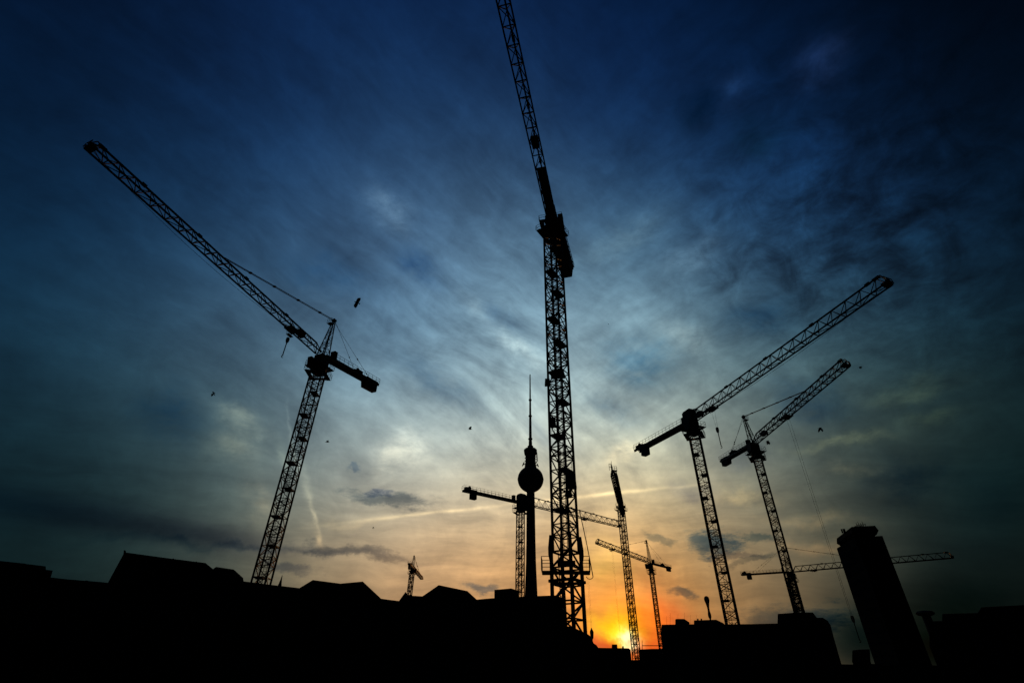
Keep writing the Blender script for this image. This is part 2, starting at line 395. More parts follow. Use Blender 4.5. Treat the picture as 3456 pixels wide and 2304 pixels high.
# crane in front of the sun, jib end-on ---------------------------------
S = S_of((2093, 1690), 220)
cC = crane('crane seen end-on with its mast standing in front of the setting sun', S, rad(-165.5), 0, 35.8, rad(-165.5)+pi, 0, 17, 2.2, 20, 2.4, 2.2, 2.6,
      None, None, None, None, head=(3, 2.2, 2.6, 0), leg=.27, br=.13, ch=.3, jb=.2, ballast='hang', cjw=2.2, deck=20, cab=0, bd=1.4)
cp = MB(); jp_ = cC['jp']; t = 35.4
cp.bar(jp_(t, .55, -1.0), jp_(t, .55, 3.4), .5, .2); cp.bar(jp_(t, .55, 3.3), jp_(t, .55, 4.6), .12)
cp.box(jp_(t-.6, -.1, .95), 1.6, 2.2, .12, cC['J'], cC['SD'])
railing(cp, [jp_(t-1.2, -1.2, 1.0), jp_(t+.3, -1.2, 1.0), jp_(t+.3, .3, 1.0)], 1.4, .09, .8)
railing(cp, [jp_(t-.4, .8, 1.2), jp_(t-.4, 1.5, 1.2), jp_(t+.3, 1.5, 1.2), jp_(t+.3, .8, 1.2)], 2.4, .09, .8)
cp.build('end_platform', M_DECK, cC['root'])
# far crane right of the sun --------------------------------------------
S = S_of((2194, 1893), 260)
jz = rad(-135.5)
ar, azh = hit(2181, 1824, S, jz)
cD = crane('small crane with pointed tower head whose jib crosses behind the mast at the sun', S, jz, rad(2.5), 42, jz+pi, rad(1), 18.5, 1.6, 30, 1.6, 1.9, 2.6,
      (ar, azh-S.z), 26, 31, 8, leg=.26, br=.13, ch=.24, jb=.13, su=4.2, nb=5, bd=1.6)
# crane behind the high-rise --------------------------------------------
S = S_of((2662, 1921), 260)
jz = rad(124)
ar, azh = hit(2643, 1846, S, jz)
cE = crane('crane whose level jib passes behind the high-rise at right', S, jz, rad(.5), 56.5, jz+pi, rad(.8), 19.6, 2.5, 30, 1.5, 2.1, 2.9,
      (ar, azh-S.z), 30, 9.5, None, leg=.42, br=.24, ch=.24, jb=.14, ballast='inner', cab=-1, su=3.4, bw=.6)
# tiny far crane over the roofs -----------------------------------------
S = S_of((1393, 1911), 300)
cF = crane('tiny far crane above the left roofs with its jib slanting down to the right', S, rad(0.2), 0, 36, rad(180.2), 0, 11.5, 2.0, 22, 1.6, 1.7, 2.8,
      (0.5, 5.5), 24, None, None, leg=.3, br=.15, ch=.26, jb=.15, plats=True)

# ------ extra fittings of the middle crane
R = cM['root']; ex, ey = cM['ex'], cM['ey']; a0 = cM['a0']
V3 = lambda z: Vector((0, 0, z))
def zM(y, x=1890):
    q = ray(x, y); return q.z/math.hypot(q.x, q.y)*58+EYE
lat = Vector((cos(math.atan2(6.4, 57.6)), -sin(math.atan2(6.4, 57.6)), 0)); dep = Vector((sin(math.atan2(6.4, 57.6)), cos(math.atan2(6.4, 57.6)), 0))
zt = 13.4
for (x, y) in sq(2.42, a0):
    cl = MB(); d = Vector((x, y, 0)); o = d.normalized()*.2
    for (za, oa), (zb2, ob) in (((zt-1.2, -.05), (zt-.35, .75)), ((zt-.35, .75), (zt+.35, .75)), ((zt+.35, .75), (zt+1.7, -.05))):
        cl.hexa([d*.96+o*a+V3(z)+lat*b*.19+dep*c*.19 for (z, a) in ((za, oa), (zb2, ob)) for (b, c) in ((-1,-1),(1,-1),(1,1),(-1,1))])
    cl.build('climbing_collar', M_STEEL, R)
for zc in (zM(1962), zM(1990)+.05):
    b_ = MB(); s4 = sq(2.75, a0)
    for i in range(4):
        p, q = s4[i], s4[(i+1) % 4]; b_.bar((*p, zc), (*q, zc), .26)
    b_.build('tie_frame', M_STEEL, R)
    if True: break
zc = zM(1932)
wp = MB(); wr = MB()
for s_ in (-1, 1):
    c = lat*(s_*2.05-.1)+V3(zc)
    wp.box(c, 1.0, 2.1, .1, lat, dep); wp.bar(c-lat*s_*1.1+V3(-.1), c+lat*s_*.5+V3(-.1), .14)
    railing(wr, [c+lat*a*.5+dep*b*1.0+V3(.06) for a, b in ((1,1),(1,-1),(-1,-1),(-1,1))], 1.4, .06, .75, closed=True)
wp.box(V3(zc), 3.2, 1.6, .1, lat, dep); wp.box(V3(zc+.9), 1.9, 1.4, .4, lat, dep)
wo = wp.build('work_platform', M_DECK, R); wr.build('railing', M_DECK, wo)
# small fittings hung in and on the mast
def fit(name, px, py, w, h, d, m=M_CAB):
    z = zM(py, px); az_ = math.atan2(ray(px, py).x, ray(px, py).y); x = 58*tan(az_-math.atan2(6.4, 57.6))
    b = MB(); c = lat*x+V3(z)
    b.hexa([c+lat*(a*w/2*k)+dep*b_*d/2+V3(q*h/2) for (q, k) in ((-1, 1.0), (1, .8)) for a, b_ in ((-1,-1),(1,-1),(1,1),(-1,1))])
    return b.build(name, m, R)
fit('switch_cabinet', 1932, 1622, 1.1, 1.75, .9); fit('switch_cabinet', 1922, 1665, .8, .6, .8)
fit('floodlight', 1850, 1290, .75, .95, .5); fit('switch_cabinet', 1866, 1425, 1.0, 1.1, .9)
fit('switch_cabinet', 1885, 1262, 1.9, .9, 1.0)
cb = MB(); pts = []
for i in range(26):
    t = i/25; z = zM(1716)*(1-t)+zM(1942)*t; pts.append(lat*(1.75+1.0*t**1.3+.12*sin(pi*t))+dep*.4+V3(z))
cb.rope(pts, .07)
cb.rope([pts[-1]+lat*(-.35*(1-cos(t)))+V3(-.25*sin(t)) for t in [i*pi/8 for i in range(9)]], .06)
cb.build('power_cable', M_ROPE, R)
ld = MB(); c0 = -lat*.35+dep*-.3
for q in (-.25, .25): ld.bar(c0+lat*q+V3(.6), c0+lat*(q-.25)+V3(zt), .07)
for i in range(int(zt/.4)): ld.bar(c0-lat*(.25+.25*i*.4/zt)+V3(.7+i*.4), c0+lat*(.25-.25*i*.4/zt)+V3(.7+i*.4), .05)
ld.build('ladder', M_DECK, R)
# concrete plinth and site stores round the foot of the middle crane
def px_prism(pts, D, depth, name, m, parent=None, base=0.0, org=None):
    """outline points given as (azimuth, height slope) pairs at distance D; built as a solid of the given depth"""
    pl = []
    azm = sum(math.atan2(ray(x, y).x, ray(x, y).y) for x, y in pts)/len(pts)
    u = Vector((sin(azm), cos(azm), 0))
    for x, y in pts:
        q = ray(x, y); k = D/(q.x*u.x+q.y*u.y); pl.append(q*k+EYEV)
    l, r = pl[0].copy(), pl[-1].copy(); l.z = base; r.z = base
    poly = [l]+pl+[r]
    o = org if org else Vector((0,0,0))
    return MB().prism([p-o for p in poly], u*depth).build(name, m, parent), u

# ------------------------------------------------------------------ buildings
def building(name, label, cat, pts, D, depth, eave=None, wall=M_WALL, roof=M_ROOF, group=None, ins=-.6):
    """pts: skyline of the front, left to right. The part above eave is the roof, the part below the wall."""
    azm = sum(math.atan2(ray(x, y).x, ray(x, y).y) for x, y in pts)/len(pts)
    u = Vector((sin(azm), cos(azm), 0)); s = Vector((cos(azm), -sin(azm), 0))
    P = []
    for x, y in pts:
        q = ray(x, y); k = D/(q.x*u.x+q.y*u.y); p = q*k+EYEV; P.append((p.x*s.x+p.y*s.y, p.z))
    x0, x1 = P[0][0], P[-1][0]; xm = (x0+x1)/2
    base = u*D+s*xm
    root = thing(name, label, cat, (base.x, base.y, 0), group)
    w = lambda a, z: s*(a-xm)+Vector((0,0,z))
    ze = eave if eave else min(z for _, z in P)-.35
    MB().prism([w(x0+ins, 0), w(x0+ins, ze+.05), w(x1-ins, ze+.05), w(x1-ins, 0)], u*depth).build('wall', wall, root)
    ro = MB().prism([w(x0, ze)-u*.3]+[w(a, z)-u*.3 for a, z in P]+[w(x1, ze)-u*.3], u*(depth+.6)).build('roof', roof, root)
    n = int((x1-x0-1.5)/2.4); nf = max(1, int((ze-1)/3.1))
    if n > 0:
        for f in range(nf):
            for i in range(n):
                a = x0+1.2+(x1-x0-2.4)*(i+.5)/n; z = 1.2+f*3.1
                if z+1.6 > ze-.2: continue
                fr = MB().prism([w(a-.55, z)-u*.06, w(a-.55, z+1.6)-u*.06, w(a+.55, z+1.6)-u*.06, w(a+.55, z)-u*.06], u*.045).build('window', M_GLASS, root)
    return root, w, u, P, ro
rowg = 'old roofs along the left skyline'
B1 = building('apartment_house', 'flat roofed dark block cut by the left edge of the photo', 'building',
     [(-260, 1866), (85, 1902), (86, 1903), (153, 1911), (154, 1923), (177, 1925), (171, 1946)], 66, 9, group=rowg)
B2 = building('apartment_house', 'low flat roofed house between the edge block and the tall roof with the chimney', 'building',
     [(165, 1948), (230, 1955), (293, 1960), (330, 1963), (372, 1967)], 72, 9, group=rowg)
B3 = building('apartment_house', 'tall mansard roofed house with a straight left gable, highest roof at left', 'building',
     [(363, 1969), (420, 1864), (560, 1883), (693, 1900), (722, 1924)], 74, 12, group=rowg)
B4 = building('apartment_house', 'lower mansard roofed annex joined to the right of the highest left roof', 'building',
     [(716, 1922), (729, 1913), (789, 1922), (820, 1950), (822, 1962)], 75, 11, group=rowg)
B5 = building('apartment_house', 'long plain roofed house crossing the foot of the left crane', 'building',
     [(818, 1961), (850, 1965), (912, 1973), (1000, 1983), (1014, 1985)], 77, 8, group=rowg)
B6 = building('apartment_house', 'double peaked roof house in the middle of the left skyline', 'building',
     [(1008, 1986), (1056, 1957), (1149, 1969), (1224, 1962), (1285, 2019), (1286, 2021)], 78, 12, group=rowg)
B7 = building('apartment_house', 'lowest flat roof between the double peak and the small turret', 'building',
     [(1282, 2019), (1310, 2023), (1350, 2028)], 78, 10, group=rowg)
B8 = building('apartment_house', 'house with a small pointed turret below the tiny far crane', 'building',
     [(1346, 2028), (1364, 2003), (1376, 2009), (1428, 2012)], 79, 10, group=rowg)
B9 = building('apartment_house', 'hip roofed house rising alone right of the tiny far crane', 'building',
     [(1424, 2013), (1481, 1974), (1577, 1994), (1609, 2023)], 80, 12, group=rowg)
B10 = building('apartment_house', 'flat roofed building with a plant room below the television tower', 'building',
     [(1604, 2024), (1660, 2019), (1760, 2014), (1850, 2010), (1884, 2009), (1889, 2015), (1896, 2015), (1899, 2060), (1902, 2112)], 46, 9, eave=6.6, ins=.02)
def attach(bd, name, pts, m, back=1.0, D=None, depth=1.0):
    """a solid standing on a building's roof, outline seen from the front"""
    root, w, u, P, ro = bd
    base = Vector(root.location); s = Vector((u.y, -u.x, 0))
    dist = base.x*u.x+base.y*u.y+back
    poly = []
    for x, y in pts:
        q = ray(x, y); k = dist/(q.x*u.x+q.y*u.y); poly.append(q*k+EYEV-base)
    return MB().prism(poly, u*depth).build(name, m, root)
attach(B10, 'plant_room', [(1668, 2030), (1668.5, 1989), (1725, 1984), (1748, 1991), (1751, 2028)], M_CONC, .6, depth=3)
attach(B3, 'chimney', [(416, 1872), (418, 1855), (424, 1857), (426, 1866)], M_WALL, .4, depth=.7)
attach(B3, 'chimney', [(582, 1888), (583, 1883), (587, 1884), (587, 1890)], M_WALL, 2, depth=.5)
attach(B3, 'chimney', [(661, 1899), (662, 1893), (665, 1894), (665, 1900)], M_WALL, 2, depth=.5)
attach(B8, 'turret', [(1361, 2016), (1366, 1998), (1368.5, 1996), (1372, 2001), (1375, 2014)], M_ROOF, .3, depth=1.2)
attach(B2, 'chimney', [(288, 1962), (289, 1957), (297, 1958), (297, 1963)], M_WALL, 1, depth=.6)
# distant church spire
q = at_dist(944, 1975, 260)
sp = thing('church_spire', 'thin distant spire just right of the left crane mast', 'church spire', (q.x, q.y, 0))
MB().lathe([(2.4, 0), (2.4, q.z-4), (2.6, q.z-3.8), (1.5, q.z-1.5), (.8, q.z), (.5, q.z+1.2)], n=12).build('tower', M_WALL, sp)
zt_ = at_dist(950, 1940, 260).z
MB().lathe([(.55, q.z+1.2), (.3, q.z+2.5), (.1, zt_)], n=10).build('spire', M_ROOF, sp)

# site store and plinth by the middle crane
B11 = building('site_store', 'low stepped site hut at the foot of the tallest crane', 'site hut',
     [(1888, 2111), (1930, 2114), (1968, 2132), (1986, 2141), (1998, 2150), (2001, 2168), (2013, 2176), (2020, 2186)], 50, 3, eave=3.1, wall=M_WOOD)
# street lamp
q = at_dist(1998, 2148, 44); zt_ = at_dist(1995, 2121, 44).z
lp = thing('street_lamp', 'old street lamp standing just right of the tallest crane', 'street lamp', (q.x, q.y, 0))
MB().lathe([(.12, 0), (.12, .6), (.05, .8), (.04, zt_-.65)], n=12).build('post', M_STEEL, lp)
MB().lathe([(.05, zt_-.7), (.11, zt_-.58), (.15, zt_-.2), (.12, zt_-.12), (.05, zt_), (.02, zt_+.08)], n=12).build('lantern', M_GLASS, lp)

# far houses under the sun
B12 = building('far_block', 'far low flat block on the horizon under the sun', 'building',
     [(2005, 2184), (2060, 2185), (2118, 2186), (2124, 2187)], 330, 12)
attach(B12, 'roof_hut', [(2064, 2190), (2065, 2173), (2083, 2173), (2084, 2190)], M_CONC, 1, depth=4)
attach(B12, 'roof_hut', [(2099, 2190), (2100, 2179), (2105, 2179), (2106, 2190)], M_CONC, 1, depth=3)
B13 = building('far_block', 'far lower block with a rooftop pole right of the sun', 'building',
     [(2158, 2190), (2200, 2188), (2240, 2188), (2260, 2189)], 330, 12)
attach(B13, 'roof_pole', [(2166.2, 2190), (2166.5, 2160), (2168, 2160), (2168.5, 2190)], M_STEEL, 1, depth=.4)
attach(B13, 'roof_beam', [(2167, 2178.5), (2167, 2176), (2232, 2176), (2232, 2178.5)], M_STEEL, 1, depth=.4)

# right hand block
B14 = building('office_block', 'wide flat roofed block at the foot of the two right cranes', 'building',
     [(2233, 2150), (2234, 2107), (2300, 2106), (2380, 2105.5), (2450, 2106), (2540, 2105), (2624, 2103), (2625, 2071), (2680, 2067), (2719, 2066), (2743, 2066), (2757, 2084), (2777, 2084), (2792, 2093), (2803, 2110), (2812, 2145), (2832, 2215)], 85, 10, eave=2.0, wall=M_CONC, ins=.02)
attach(B14, 'plant_room', [(2279, 2115), (2279, 2089), (2283, 2087), (2309, 2087), (2317, 2092), (2318, 2115)], M_CONC, 1, depth=3)
attach(B14, 'plant_room', [(2342, 2115), (2342, 2092), (2417, 2089.5), (2441, 2101), (2443, 2115)], M_CONC, 1, depth=3)
for x in (2354.5, 2366.5): attach(B14, 'vent', [(x-2, 2095), (x-2, 2086), (x+2, 2086), (x+2, 2095)], M_DECK, 1.5, depth=.4)
for x, t in ((2250, 2078), (2262, 2066), (2288, 2070), (2310, 2068), (2330, 2074), (2350, 2072)):
    attach(B14, 'aerial', [(x-.2, 2110), (x-.12, t), (x+.12, t), (x+.2, 2110)], M_STEEL, 2, depth=.05)
# slim far tower over that roof
q = at_dist(2398, 2092, 330)
zz = lambda y: at_dist(2390, y, 330).z
sl = thing('slim_tower', 'slim far tower with a bulging top over the right block roof', 'tower', (q.x, q.y, 0))
MB().lathe([(1.2, 0), (.4, zz(2092)), (.42, zz(2088)), (.85, zz(2080)), (.85, zz(2072)), (.55, zz(2060)), (.6, zz(2048)), (1.0, zz(2034))], n=16).build('shaft', M_CONC, sl)
MB().lathe([(1.0, zz(2034)), (1.35, zz(2026)), (1.4, zz(2019)), (1.1, zz(2013)), (.4, zz(2010))], n=16).build('top', M_CONC, sl)

# high-rise -------------------------------------------------------------
N = at_dist(2874, 1777, 235); 
Lp = at_dist(2824, 1816, 252.6); Rp = at_dist(2953, 1773, 237.3)
ht = thing('high_rise', 'dark high-rise with an overhanging slab on top at right', 'high-rise', (N.x, N.y, 0))
n2 = Vector((0,0,0)); l2 = Vector((Lp.x-N.x, Lp.y-N.y, 0)); r2 = Vector((Rp.x-N.x, Rp.y-N.y, 0))
zc = N.z
bl = at_dist(2824, 1850, 252.5); brr = at_dist(2978, 1807, 237.5)
b1, b2 = Vector((bl.x-N.x, bl.y-N.y, 0)), Vector((brr.x-N.x, brr.y-N.y, 0))
# body corners: widen the plan a little beyond the slab
nb_ = (b1+b2)/2-(l2+r2)/2-(l2.normalized()+r2.normalized())*.3
zb_ = (bl.z+brr.z)/2
quad = [nb_, b1, b1+b2-nb_, b2]
MB().prism(quad, (0,0,zb_)).build('wall', M_TOWER, ht)
dn = l2.normalized(); dr = r2.normalized()
inset = [dn*1.5+dr*1.5, l2-dn*1.5+dr*1.5, l2+r2-dn*1.5-dr*1.5, r2+dn*1.5-dr*1.5]
MB().prism([p+Vector((0,0,zb_)) for p in inset], (0,0,zc-3.6-zb_ if zc-3.6 > zb_ else .3)).build('neck', M_TOWER, ht)
def ring(o, z): return [p+Vector((0,0,z)) for p in (-dn*o-dr*o, l2+dn*o-dr*o, l2+r2+dn*o+dr*o, r2-dn*o+dr*o)]
zl = max(zb_+.6, zc-3.4)
cr = MB(); a, b, c = ring(-.4, zl), ring(.45, zl+1.3), ring(0, zc)
cr.hexa(a+b); cr.hexa(b+c); cr.build('crown_slab', M_TOWER, ht)
rk = MB(); c0 = at_dist(2908, 1776, 242)-N; c0.z = zc
ux = r2.normalized(); uy = l2.normalized(); w_ = 2.9
for i in range(5):
    for j in (0, 1):
        p = c0+ux*(w_*(i/4-.5))+uy*j*2; rk.bar(p, p+Vector((0,0,2.2+.9*(i % 2))), .16)
for z in (.9, 1.9):
    for j in (0, 1): rk.bar(c0-ux*w_*.55+uy*j*2+Vector((0,0,z)), c0+ux*w_*.55+uy*j*2+Vector((0,0,z)), .2)
rk.build('rooftop_frame', M_STEEL, ht)
vt = MB()
for x, y in ((2843, 1791), (2848, 1787), (2852, 1789)):
    p = at_dist(x, y+4, 243)-N; p.z = zc; vt.bar(p-Vector((0,0,.2)), p+Vector((0,0,1.3)), .5)
vt.build('vent', M_DECK, ht)
nfl = int(zb_/3.3)
for f in range(nfl):
    for (A_, B_) in ((nb_, b1), (nb_, b2)):
        d_ = (B_-A_).normalized(); o_ = Vector((0,0,1)).cross(d_)
        if o_.dot(Vector((N.x, N.y, 0))) > 0: o_ = -o_
        a = A_+d_*1.0+o_*.04; b = B_-d_*1.0+o_*.04; z = 1.2+f*3.3
        if z+1.5 < zb_-.4:
            MB().hexa([a+V3(z), b+V3(z), b+V3(z)-o_*.03, a+V3(z)-o_*.03, a+V3(z+1.5), b+V3(z+1.5), b+V3(z+1.5)-o_*.03, a+V3(z+1.5)-o_*.03]).build('window_band', M_GLASS, ht)
# far right dark blocks -------------------------------------------------
q = at_dist(3125, 2075, 150); zz = lambda y: at_dist(3125, y, 150).z
wt = thing('mushroom_tower', 'short dark tower with a flat mushroom cap right of the high-rise', 'tower', (q.x, q.y, 0))
MB().lathe([(1.0, 0), (.8, zz(2078))], n=16).build('shaft', M_CONC, wt)
MB().lathe([(.8, zz(2078)), (1.5, zz(2074)), (1.75, zz(2068)), (1.4, zz(2062)), (.5, zz(2059))], n=20).build('cap', M_CONC, wt)
B15 = building('office_block', 'stepped dark block at the right edge of the photo', 'building',
     [(3138, 2180), (3137, 2096), (3180, 2095), (3181, 2071), (3300, 2068), (3312, 2049), (3400, 2044), (3560, 2036)], 120, 12, eave=2.0, wall=M_CONC)
B16 = building('site_store', 'low dark hut below the hanging hook left of the high-rise', 'site hut',
     [(2876, 2230), (2877, 2194), (2900, 2191), (2935, 2190), (2938, 2230)], 60, 3, eave=2.2, wall=M_WOOD)

# television tower ------------------------------------------------------
DT = 630
tb = at_dist(1790.7, 1617, DT)
tv = thing('television_tower', 'tall television tower with a round ball and needle antenna in the centre', 'television tower', (tb.x, tb.y, 0))
zt_ = lambda y: at_dist(1790, y, DT).z
sph = tb.z
def pw(px, y):     # width in metres of px photo pixels at that height
    q = at_dist(1790, y, DT)-EYEV; return px/F*q.dot(FW)
rs = pw(43.6, 1617)
# shaft
prof = [(pw(24, 2090), 0), (pw(21.5, 2010), zt_(2010)), (pw(17, 1900), zt_(1900)), (pw(15.6, 1827), zt_(1827)), (pw(14.6, 1740), zt_(1740)), (pw(13.4, 1662), zt_(1662)), (pw(13.4, 1640), zt_(1640))]
MB().lathe(prof, n=40).build('shaft', M_CONC, tv)
ball = MB(); pr = []
for i in range(1, 36):
    t = pi*i/36-pi/2; pr.append((rs*cos(t), sph+rs*sin(t)))
ball.lathe(pr, n=48); bo = ball.build('ball', M_BALL, tv)
MB().lathe([(rs*1.003, sph-1.2), (rs*1.012, sph-.6), (rs*1.012, sph+.3), (rs*1.003, sph+.9)], n=48).build('window_band', M_GLASS, bo)
cl = MB(); cl.lathe([(pw(21, 1582), zt_(1582)), (pw(18.5, 1566), zt_(1566)), (pw(17, 1555), zt_(1555)), (pw(17.2, 1535), zt_(1535)), (pw(20.5, 1532), zt_(1532)), (pw(22.2, 1523), zt_(1523)), (pw(22, 1518), zt_(1518)), (pw(18, 1514.5), zt_(1514.5)), (pw(7.5, 1513.5), zt_(1513.5))], n=32)
co = cl.build('antenna_collar', M_BALL, tv)
for side, y, sz in ((-1, 1566, 3.2), (1, 1569, 2.6)):
    d = MB(); p = Vector((cos(0)*side*pw(24, y), 0, zt_(y)))
    d.lathe([(sz*.15, -sz*.3), (sz, .0), (sz*.95, .5)], p, 16, Vector((side, 0, .5)))
    d.bar(p, p-Vector((side*pw(6, y), 0, 0)), .8); d.build('dish', M_BALL, co)
rb = MB()
for i, y in enumerate((1530, 1541, 1550, 1558)):
    rb.bar((pw(21, y), -1, zt_(y)), (pw(15, y), -1, zt_(y)), .7)
rb.bar((pw(21.2, 1526), -1, zt_(1526)), (pw(22.6, 1556), -1, zt_(1556)), 1.0); rb.bar((pw(22.6, 1556), -1, zt_(1556)), (pw(18, 1564), -1, zt_(1564)), .8)
for y in (1537, 1546, 1556): rb.bar((-pw(19.6, y), -1, zt_(y)), (-pw(16, y), -1, zt_(y)), .9)
rb.build('service_frame', M_STEEL, co)
an = MB(); an.lathe([(pw(7, 1513.5), zt_(1513.5)), (pw(7, 1509), zt_(1509)), (pw(9.6, 1508), zt_(1508)), (pw(9.6, 1505), zt_(1505)), (pw(6, 1503.5), zt_(1503.5)), (pw(6, 1496), zt_(1496)), (pw(5.2, 1484), zt_(1484)), (pw(7.2, 1482.5), zt_(1482.5)), (pw(7.2, 1479), zt_(1479)), (pw(4.8, 1477), zt_(1477)), (pw(4.4, 1440), zt_(1440)), (pw(3.9, 1406), zt_(1406)), (pw(5.9, 1405), zt_(1405)), (pw(5.9, 1402), zt_(1402)), (pw(3.6, 1400.5), zt_(1400.5)), (pw(3.1, 1353), zt_(1353)), (pw(5.1, 1351), zt_(1351)), (pw(5.1, 1347.5), zt_(1347.5)), (pw(2.7, 1346), zt_(1346)), (pw(2.3, 1310), zt_(1310)), (pw(1.8, 1270), zt_(1270)), (pw(1.7, 1263.5), zt_(1263.5))], n=20)
an.build('antenna', M_STEEL, tv)

# site hoarding ----------------------------------------------------------
hd = thing('site_hoarding', 'long low timber hoarding across the bottom of the picture', 'hoarding', (0, 30, 0))
bd_ = MB(); ps = MB(); x = -42
while x < 44:
    z = 2.72+random.uniform(-.03, .03)
    bd_.box((x+.6, (0), z/2), 1.19, .05, z); ps.box((x, .1, 1.3), .1, .1, 2.6); x += 1.2
bd_.build('boards', M_WOOD, hd); ps.build('posts', M_WOOD, hd)
g = MB(); g.v = [(-6000, -6000, 0), (6000, -6000, 0), (6000, 9000, 0), (-6000, 9000, 0)]; g.f = [(0, 1, 2, 3)]
go = g.build('ground', M_GROUND); go['kind'] = 'structure'; go['label'] = 'dark open ground of the building site'

# ------------------------------------------------------------------ birds
def bird(px, py, D, label, fwd, wing, dih, dih2, span=.95, spread=1.0):
    """fwd, wing: directions given as (right, up, away) in the viewer's sense; dih: wing angles of inner and outer wing"""
    b = lambda t: (RT*t[0]+UP*t[1]+FW*t[2]).normalized()
    f = b(fwd); w = b(wing); w = (w-f*w.dot(f)).normalized(); n = f.cross(w).normalized()
    if n.dot(UP) < 0 and abs(n.dot(FW)) < .8: n = -n
    mb = MB(); h = span/2
    mb.lathe([(.008, -.27), (.02, -.22), (.04, -.14), (.06, -.02), (.062, .06), (.045, .13), (.036, .16), (.042, .19), (.038, .22), (.014, .25), (.006, .285)], (0,0,0), 12, f)
    t0 = -f*.13; mb.hexa([t0+w*.02-n*.008, t0-w*.02-n*.008, -f*.29-w*.08-n*.008, -f*.29+w*.08-n*.008, t0+w*.02+n*.008, t0-w*.02+n*.008, -f*.29-w*.08+n*.008, -f*.29+w*.08+n*.008])
    for s in (-1, 1):
        d1, d2 = (dih, dih2)
        u1 = w*s*cos(rad(d1))+n*sin(rad(d1)); u2 = w*s*cos(rad(d2))+n*sin(rad(d2))
        r = [(f*.12, -f*.13), (f*.17, -f*.15), (f*.15, -f*.15), (f*.08, -f*.13), (-f*.03, -f*.11)]
        p = [Vector((0,0,0)), u1*h*.45, u1*h*.45+u2*h*.28, u1*h*.45+u2*h*.45, u1*h*.45+u2*h*.56]
        for i in range(4):
            t = .016
            q1, q2 = n*t, n*t*.8
            mb.hexa([p[i]+r[i][0]-q1, p[i]+r[i][1]-q1, p[i+1]+r[i+1][1]-q2, p[i+1]+r[i+1][0]-q2, p[i]+r[i][0]+q1, p[i]+r[i][1]+q1, p[i+1]+r[i+1][1]+q2, p[i+1]+r[i+1][0]+q2])
    o = mb.build('bird', M_BIRD, None, at_dist(px, py, D))
    md = o.modifiers.new('fuse', 'REMESH'); md.mode = 'VOXEL'; md.voxel_size = .014
    me = bpy.data.meshes.new_from_object(o.evaluated_get(bpy.context.evaluated_depsgraph_get()))
    o.modifiers.clear(); o.data = me; me.name = 'bird'
    if not me.materials: me.materials.append(M_BIRD)
    return tag(o, label, 'bird', 'birds flying round the cranes')
bird(1205, 1021, 36, 'black bird with spread wings above the left crane counter jib, largest of the birds', (-.9, .38, .1), (.62, .78, .15), 8, -4)
bird(721, 1324, 62, 'black bird beating its wings left of the left crane mast', (-.7, .3, .3), (.3, .1, .95), -72, -55)
bird(1105, 1491, 68, 'black bird with raised wings just right of the left crane mast', (.9, -.1, .4), (.35, 0, .9), 66, 80)
bird(1587, 1448, 62, 'black bird with raised wings left of the television tower antenna', (-.95, -.05, .2), (.2, .05, .95), 58, 30)
bird(1260, 1778, 150, 'tiny bird low in the sky between the left crane and the television tower', (-.7, .1, .4), (.3, .2, .9), -50, -70)
bird(2904, 1238, 62, 'black bird with wings down beside the tip of the tie bar crane jib', (.95, .1, .2), (.2, .1, .95), -70, -84)
bird(2767, 1444, 58, 'black bird with arched wings right of the long hoist rope', (.9, .1, .3), (.5, -.1, .85), -48, -66)
bird(2590, 1488, 66, 'black bird with wings down beside the tower head with the tie bar', (.9, .25, .2), (.3, -.1, .9), -58, -70)
bird(2054, 1094, 170, 'faint speck of a far bird right of the tallest crane', (.9, .1, .2), (.3, .1, .9), 20, 10)

#SKYBEGIN
# ------------------------------------------------------------------ sky and light
wd = bpy.data.worlds.new('World'); sc.world = wd; wd.use_nodes = True
nt = wd.node_tree; nt.nodes.clear()
def nn(t, **k):
    n = nt.nodes.new(t)
    for a, b in k.items(): setattr(n, a, b)
    return n
def put(sock, v):
    if hasattr(v, 'is_linked') or isinstance(v, bpy.types.NodeSocket): nt.links.new(v, sock)
    else: sock.default_value = v
def mth(op, a, b=0.0, c=0.0, clamp=False):
    n = nn('ShaderNodeMath', operation=op, use_clamp=clamp); put(n.inputs[0], a); put(n.inputs[1], b)
    if op in ('MULTIPLY_ADD', 'COMPARE', 'SMOOTH_MIN', 'SMOOTH_MAX'): put(n.inputs[2], c)
    return n.outputs[0]
def vm(op, a, b=None, s=None):
    n = nn('ShaderNodeVectorMath', operation=op); put(n.inputs[0], a)
    if b is not None: put(n.inputs[1], b)
    if s is not None: put(n.inputs['Scale'], s)
    return n.outputs['Value'] if op in ('DOT_PRODUCT', 'LENGTH') else n.outputs['Vector']
def mad(a, b, c):
    n = nn('ShaderNodeVectorMath', operation='MULTIPLY_ADD'); put(n.inputs[0], a); put(n.inputs[1], b); put(n.inputs[2], c); return n.outputs['Vector']
def comb(x, y, z):
    n = nn('ShaderNodeCombineXYZ'); put(n.inputs[0], x); put(n.inputs[1], y); put(n.inputs[2], z); return n.outputs[0]
def noise(v, scale, detail=4, rough=.55, lac=2.0, dist=0.0):
    n = nn('ShaderNodeTexNoise'); put(n.inputs['Vector'], v); n.inputs['Scale'].default_value = scale
    n.inputs['Detail'].default_value = detail; n.inputs['Roughness'].default_value = rough; n.inputs['Lacunarity'].default_value = lac
    n.inputs['Distortion'].default_value = dist; return n
D = nn('ShaderNodeTexCoord').outputs['Generated']
D = vm('NORMALIZE', D)
def dirv(x, y): return ray(x, y).normalized()
